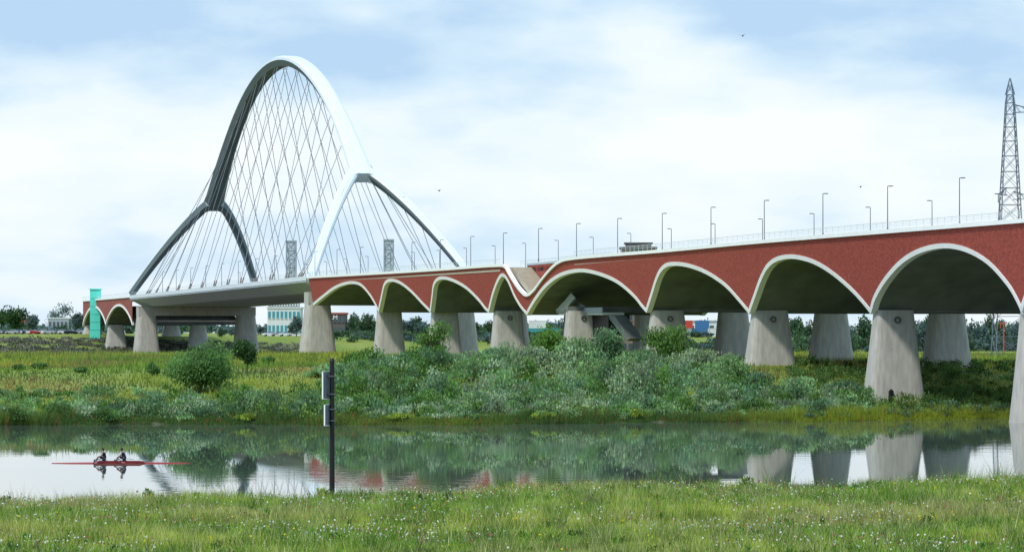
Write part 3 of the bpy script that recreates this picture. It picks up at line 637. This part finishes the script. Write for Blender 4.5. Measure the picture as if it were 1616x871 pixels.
co,cl=blades(X,Y,.15+.95*rng.uniform(0,1,n)**2*vn(X,Y,.4,2.)*1.6,rng.uniform(.08,.22,n),col,g=1.6); o=np_mesh('island_grass',co,3,M['grass'],cl); tag(o,'tall yellowish grass of the island meadow','grass',kind='stuff')
FT=(.036,.064,.032); FB=(.053,.082,.073)  # FB is a far-tree green with bluish distance haze mixed in
dt=[(22,1180,478,48,DK,'tall dark tree clump at the far left bank'),(3,1190,484,30,DK,'dark tree cut off by the left frame edge'),(52,1350,496,30,FB,'hazy round tree behind the parked cars'),(98,1700,478,46,FB,'pale blue hazy broad tree on the left horizon'),(122,1500,492,26,FB,'hazy small tree left of the turquoise tower')]
for px,Y,t_,w_,c_,l in dt: plant('broadleaf_tree',px,Y,t_,w_,c_,l,'tree','trees on the far left bank',n=1500,ls=1.0,trunk=.1)
k=0; rngp=random.Random(3)
TL=[(468,494,30),(556,494,36),(578,488,40),(638,500,36),(655,498,34),(722,501,32),(888,506,30),(1062,508,26),(1190,508,34),(1228,503,36),(1253,498,44),(1282,505,34),(1330,507,38),(1360,498,48),(1385,503,38),(1450,502,44),(1470,497,46),(1488,505,34),(1548,503,40),(1565,495,48),(1590,502,44),(1612,497,46),(1210,509,36),(1435,507,36),(365,515,18),(350,517,16),(590,500,34),(670,504,32),(748,506,34),(775,505,32),(798,503,26),(905,508,30),(925,508,32),(548,502,30),(280,513,22),(262,515,20)]
srt=sorted(p[0] for p in TL)
for px,t_,w_ in TL:
    Y=rngp.uniform(1000,1080); c_=FT if k%3 else FB
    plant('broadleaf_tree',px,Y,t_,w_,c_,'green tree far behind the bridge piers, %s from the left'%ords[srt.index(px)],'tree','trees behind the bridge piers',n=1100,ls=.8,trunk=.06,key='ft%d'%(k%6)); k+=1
co_l=[];cl_l=[]
for i in range(420):
    px=-60+1740*i/420+random.uniform(-3,3); Y=random.uniform(1250,2200); X=atY(px,Y); zb=tz(X,Y); top=zpy(random.uniform(504,514)+4*math.sin(px*.02),Y); h=max(3,top-zb)
    c_=[FB,(.08,.115,.115),FT][i%3]; co,cl=leaves((X,Y,zb+h*.5),(random.uniform(5,9),5,h*.6),130,1.6,c_,lobes=4); co_l.append(co);cl_l.append(cl)
for i in range(280):
    px=random.uniform(500,1700); Y=random.uniform(1000,1050); X=atY(px,Y); zb=tz(X,Y); h=random.uniform(1,2.2) if px<1170 else random.uniform(3,6.5)
    co,cl=leaves((X,Y,zb+h*.45),(random.uniform(3,6),3,h*.6),130,1.1,[FT,(.055,.09,.045),FB][i%3],lobes=5); co_l.append(co);cl_l.append(cl)
o=np_mesh('distant_wood',np.concatenate(co_l),4,M['leaf'],np.concatenate(cl_l)); tag(o,'hazy distant wood along the horizon','wood',kind='stuff')
co_l=[];cl_l=[]
for i in range(1100):
    px=random.uniform(-20,480); Y=random.uniform(890,985); X=atY(px,Y); zb=tz(X,Y); tb_=float(TB(X,Y))
    if zb<1.5 or tb_>15.5: continue
    co,cl=leaves((X,Y,zb+.3),(random.uniform(2,5),2,.8),50,.7,random.choice([(.08,.085,.065),(.04,.055,.035),(.12,.11,.095),(.09,.09,.075)]),lobes=4); co_l.append(co);cl_l.append(cl)
if co_l: o=np_mesh('bank_scrub',np.concatenate(co_l),4,M['leaf'],np.concatenate(cl_l)); tag(o,'grey brown scrub and stones on the far left river bank','scrub',kind='stuff')
# ------------------------------------------------------------------ red mast at right
X=atY(1584,700); r=empty('red_mast',(X,700,tz(X,700))); z1=zpy(508,700)-r.location.z
mb=MB(); mb.tube((0,0,0),(0,0,z1),.14,.1,n=8); mb.build('pole',M['orange'],r)
mb=MB(); mb.box((-.1,0,z1-.3),(1.3,.2,.25)); mb.box((-.7,0,z1-.9),(.12,.2,1.0)); mb.build('bracket',M['orange'],r)
tag(r,'thin bright red mast with small bracket behind the rightmost piers','mast')
# ------------------------------------------------------------------ signpost
Y=171.; X=atY(524,Y); zb=tz(X,Y); r=empty('signpost',(X,Y,zb)); z1p=zpy(565,Y)-zb
mb=MB(); mb.tube((0,0,-.4),(0,0,z1p-.15),.145,.13,n=16); mb.build('pole',M['black'],r)
mb=MB(); mb.tube((0,0,z1p-.15),(0,0,z1p),.15,.10,n=16); mb.build('cap',M['black'],r)
for (pa,pb,ya,yb) in ((509,523,586,629),(512,526,638,671)):
    z0=zpy(yb,Y)-zb; z1=zpy(ya,Y)-zb; xc=((pa+pb)/2-524)/F*Y
    mb=MB(); rr=math.radians(70); mb.box((0,0,0),(1.0,.035,z1-z0)); o=mb.build('sign_board',M['signgrey'],r); o.location=(xc-.02,-.16,(z0+z1)/2); o.rotation_euler=(0,0,rr)
    mb=MB(); mb.box((-.51,0,0),(.03,.07,z1-z0+.03)); mb.box((.51,0,0),(.03,.07,z1-z0+.03))
    for sz in (-1,1): mb.box((0,0,sz*(z1-z0)/2),(1.05,.06,.03))
    mb.build('board_frame',M['white'],o)
    mb=MB()
    for z in (z0+.25,z1-.25): mb.box((-.02,0,z),(.36,.36,.08))
    mb.build('clamp',M['lamphead'],r)
tag(r,'tall black pole with two narrow sign boards standing at the near waterside','signpost')
# ------------------------------------------------------------------ rowing shell and rowers
YB=241.; XB=atY(191,YB); sh_=empty('rowing_shell',(XB,YB,0),math.radians(1.0))
L=5.2; mb=MB(); rings=[]
for i in range(41):
    x=-L+2*L*i/40; s=max(0.,1-abs(x/L)**2.0); w_=.015+.16*s; fb=.04+.06*s; d=.02+.11*s
    rings.append([(x,w_*math.cos(a),(-d*math.sin(a) if math.sin(a)>0 else -math.sin(a)*fb)) for a in [math.pi*2*k/14 for k in range(14)]])
mb.loft(rings); mb.build('hull',M['red'],sh_,smooth=True)
mb=MB()
for sy in (-1,1): mb.loft([[(x,sy*.15,z0),(x,sy*.18,z0),(x,sy*.18,z1),(x,sy*.15,z1)] for x,z0,z1 in ((-2.1,.03,.08),(-1.7,.03,.19),(1.4,.03,.19),(1.8,.03,.08))])
mb.build('washboard',mat('dark_red_trim',(.16,.015,.015),.3),sh_)
mb=MB(); mb.ball((-5.2,0,.03),.035); mb.build('bow_ball',M['white'],sh_)
seats=[-1.20,.32]
for sx in seats:
    mb=MB()
    for sy in (-1,1):
        mb.tube((sx-.75,sy*.17,.15),(sx-.45,sy*.8,.34),.022,n=6); mb.tube((sx-.15,sy*.17,.15),(sx-.45,sy*.8,.34),.022,n=6); mb.tube((sx-.45,sy*.8,.30),(sx-.45,sy*.8,.44),.03,n=6)
    mb.build('rigger',M['lamp'],sh_)
    mb=MB(); mb.box((sx,0,.17),(.28,.26,.10)); mb.box((sx-.8,0,.15),(.1,.24,.2)); mb.build('sliding_seat',M['black'],sh_)
tag(sh_,'long slender red double rowing shell on calm water at the left','rowing boat')
def skinmesh(name,V,E,m,parent,sub=1):
    me=bpy.data.meshes.new(name); me.from_pydata([v[:3] for v in V],E,[]); me.materials.append(m); o=new_obj(name,me,parent)
    md=o.modifiers.new('Skin','SKIN'); md.use_smooth_shade=True
    for i,v in enumerate(V): o.data.skin_vertices[0].data[i].radius=(v[3],v[3])
    o.data.skin_vertices[0].data[0].use_root=True
    s=o.modifiers.new('Sub','SUBSURF'); s.levels=sub; s.render_levels=sub
    return o
def rower(px_label,sx,lean,reach):
    r=empty('person',(0,0,0)); a=sh_.rotation_euler.z
    r.location=(XB+sx*math.cos(a),YB+sx*math.sin(a),.22); r.rotation_euler=(0,0,a)
    V=[(0,0,.10,.13),(-.02-lean*.25,0,.26,.115),(-.05-lean*.6,0,.45,.14),(-.07-lean*.9,0,.58,.08),(-.085-lean*1.0,0,.65,.052),(-.11-lean*1.08,0,.72,.07),(-.12-lean*1.1,0,.79,.092),(-.11-lean*1.1,0,.87,.07)]
    E=[(i,i+1) for i in range(7)]
    hx=V[6][0]; V.append((hx-.10,0,.775,.018)); E.append((6,len(V)-1))
    for s in (-1,1): V.append((hx+.01,s*.10,.78,.02)); E.append((6,len(V)-1))
    hands=[]
    for s in (-1,1):
        b0=len(V); shx=V[3][0]+.01; hz_=.22; hxn=-.42-reach
        V+=[(shx,s*.18,.53,.06),((shx+hxn)/2,s*.27,.36,.044),(hxn+.06,s*.24,hz_+.04,.03),(hxn,s*.24,hz_+.03,.034)]; E+=[(3,b0),(b0,b0+1),(b0+1,b0+2),(b0+2,b0+3)]
        for k in range(4):
            yy=s*(.21+.022*k); f0=len(V); ln=(.045,.055,.06,.05)[k]; V+=[(hxn-ln,yy,hz_+.025,.0095),(hxn-ln-.012,yy,hz_-.012,.009),(hxn-ln+.02,yy,hz_-.03,.008)]; E+=[(b0+3,f0),(f0,f0+1),(f0+1,f0+2)]
        f0=len(V); V+=[(hxn-.005,s*.20,hz_-.0,.011),(hxn-.03,s*.19,hz_-.02,.009)]; E+=[(b0+3,f0),(f0,f0+1)]
        hands.append((hxn-.035,s*.24,hz_))
        l0=len(V); V+=[(-.06,s*.09,.09,.085),(-.26,s*.12,.22,.075),(-.46,s*.14,.33,.055),(-.60,s*.12,.15,.047),(-.73,s*.10,.0,.036),(-.80,s*.10,.10,.03)]; E+=[(0,l0)]+[(l0+k,l0+k+1) for k in range(5)]
    skinmesh('body',V,E,M['skin'],r)
    vs=[(0,0,.12,.15),V[1][:3]+(.138,),V[2][:3]+(.165,),V[3][:3]+(.09,)]; es=[(0,1),(1,2),(2,3)]
    for s in (-1,1):
        b0=len(vs); shx=V[3][0]+.01; vs+=[(shx,s*.18,.53,.078),((shx*.6+(shx-.42-reach)*.2),s*.235,.43,.066)]; es+=[(3,b0),(b0,b0+1)]
    skinmesh('shirt',vs,es,M['cloth'],r)
    vs=[(.0,0,.08,.14)]; es=[]
    for s in (-1,1): b0=len(vs); vs+=[(-.06,s*.09,.095,.10),(-.40,s*.134,.30,.082)]; es+=[(0,b0),(b0,b0+1)]
    skinmesh('shorts',vs,es,M['cloth'],r)
    mb=MB(); mb.ball((hx+.03,0,.83),.112,n=10,sc=(1,.95,.95)); mb.build('hair',M['hair'],r,smooth=True)
    for s in (-1,1):
        mb=MB(); mb.ball((hx-.088,s*.035,.80),.012,n=6); mb.build('eye',M['black'],r)
    tag(r,px_label,'person','pair of rowers'); return r,hands
ra,ha=rower('rower in dark shirt sitting at the left seat of the red shell',seats[0],.05,.02)
rb,hb=rower('rower in dark shirt with arms stretched at the right seat of the red shell',seats[1],.16,.14)
for (rr_,hs,nm,sx) in ((ra,ha,'left',seats[0]),(rb,hb,'right',seats[1])):
    for hp_ in hs:
        s=1 if hp_[1]>0 else -1; r=empty('oar',tuple(rr_.location)); r.rotation_euler=sh_.rotation_euler
        h0=Vector(hp_); lock=Vector((-.45,s*.8,.17)); d=(lock-h0).normalized(); tip=h0+d*2.75
        mb=MB(); mb.tube(h0-d*.14,h0+d*.1,.018,n=8); mb.build('handle',M['blue'],r)
        mb=MB(); mb.tube(h0+d*.1,tip,.02,.016,n=8); mb.build('shaft',M['black'],r)
        mb=MB(); e=d.cross(Vector((0,0,1))).normalized(); u_=Vector((0,0,1)); q_=tip+d*.48
        mb.loft([[tuple(tip+e*a_*.05+u_*b_*.012) for a_,b_ in ((-1,-1),(1,-1),(1,1),(-1,1))],[tuple(tip+d*.2+e*a_*.12+u_*b_*.01) for a_,b_ in ((-1,-1),(1,-1),(1,1),(-1,1))],[tuple(q_+e*a_*.12+u_*b_*.008) for a_,b_ in ((-1,-1),(1,-1),(1,1),(-1,1))]]); mb.build('blade',M['red'],r)
        tag(r,'%s oar held by the %s rower of the red shell'%('far side' if s>0 else 'near side',nm),'oar','oars of the red shell')
# ------------------------------------------------------------------ birds
for px,py,Y,l in ((693,301,420,'small dark bird gliding right of the steel arch'),(1172,57,380,'tiny dark bird high in the sky at upper right'),(1358,295,400,'tiny bird above the lamp posts at right')):
    mb=MB(); mb.ball((0,0,0),.10,n=8,sc=(2.4,1,1)); r=mb.build('bird',M['lamphead']); r.location=(atY(px,Y),Y,zpy(py,Y))
    for s in (-1,1):
        wv=MB(); wv.add([(-.12,0,.03),(.15,0,.03),(.02,s*.30,.16),(-.1,s*.3,.16),(-.16,s*.62,.06)],[(0,1,2,3),(3,2,4)]); wv.build('wing',M['lamphead'],r)
    r.rotation_euler=(0,0,math.radians(70)); tag(r,l,'bird')
# ------------------------------------------------------------------ world and sun
wd=bpy.data.worlds.new('World'); bpy.context.scene.world=wd; wd.use_nodes=True; nt=wd.node_tree; nt.nodes.clear()
out=nt.nodes.new('ShaderNodeOutputWorld'); bg=nt.nodes.new('ShaderNodeBackground'); sky=nt.nodes.new('ShaderNodeTexSky'); sky.sky_type='NISHITA'; sky.sun_disc=False
SE,SR=math.radians(50),math.radians(215)
sky.sun_elevation=SE; sky.sun_rotation=SR; bg.inputs[1].default_value=.1
tc=nt.nodes.new('ShaderNodeTexCoord')
class G: pass
geo=G(); geo.outputs={'Position':tc.outputs['Generated']}
nA=noise(1.,(9,9,26),8); nB=noise(1.,(30,30,80),6)
def math_(op,a,b_=None):
    m=nt.nodes.new('ShaderNodeMath'); m.operation=op
    for k,v in enumerate((a,b_)):
        if v is None: continue
        if isinstance(v,(int,float)): m.inputs[k].default_value=v
        else: nt.links.new(v,m.inputs[k])
    return m.outputs[0]
sep=nt.nodes.new('ShaderNodeSeparateXYZ'); nt.links.new(tc.outputs['Generated'],sep.inputs[0])
comb=math_('ADD',math_('MULTIPLY',nA,.78),math_('MULTIPLY',nB,.22))
zz=math_('MAXIMUM',math_('SUBTRACT',sep.outputs[2],.050),0.); zc=math_('MINIMUM',zz,.08)
fac=math_('ADD',comb,math_('MULTIPLY',zc,-3.2))
cloud=ramp(fac,[(.30,(5.0,7.1,9.5)),(.40,(6.8,8.6,10.1)),(.49,(8.7,9.8,10.6)),(.60,(9.9,10.4,10.6))])
col=mixc(.95,sky.outputs[0],cloud)
up=math_('ADD',1.,math_('MULTIPLY',math_('MINIMUM',math_('MAXIMUM',math_('SUBTRACT',sep.outputs[2],.14),0.),.4),1.2))  # sky above the frame brightened to add fill light
vm=nt.nodes.new('ShaderNodeVectorMath'); vm.operation='SCALE'; nt.links.new(col,vm.inputs[0]); nt.links.new(up,vm.inputs['Scale'])
nt.links.new(vm.outputs[0],bg.inputs[0]); nt.links.new(bg.outputs[0],out.inputs[0])
sl=bpy.data.lights.new('sun','SUN'); sl.energy=2.9; sl.angle=math.radians(6); sl.color=(1,.96,.88); so=bpy.data.objects.new('sun',sl); C.objects.link(so)
sd=Vector((math.sin(SR)*math.cos(SE),math.cos(SR)*math.cos(SE),math.sin(SE))); so.rotation_euler=sd.to_track_quat('Z','Y').to_euler()
# ------------------------------------------------------------------ camera
cam=bpy.data.cameras.new('camera'); co_=bpy.data.objects.new('camera',cam); C.objects.link(co_); co_.location=(0,0,H); co_.rotation_euler=(math.pi/2,0,0)
cam.lens=36*F/1616; cam.sensor_width=36; cam.shift_y=(HZ-435.5)/1616; cam.clip_end=20000; cam.clip_start=.5
bpy.context.scene.camera=co_
vsx=bpy.context.scene.view_settings; vsx.view_transform='Standard'; vsx.look='None'; vsx.exposure=0
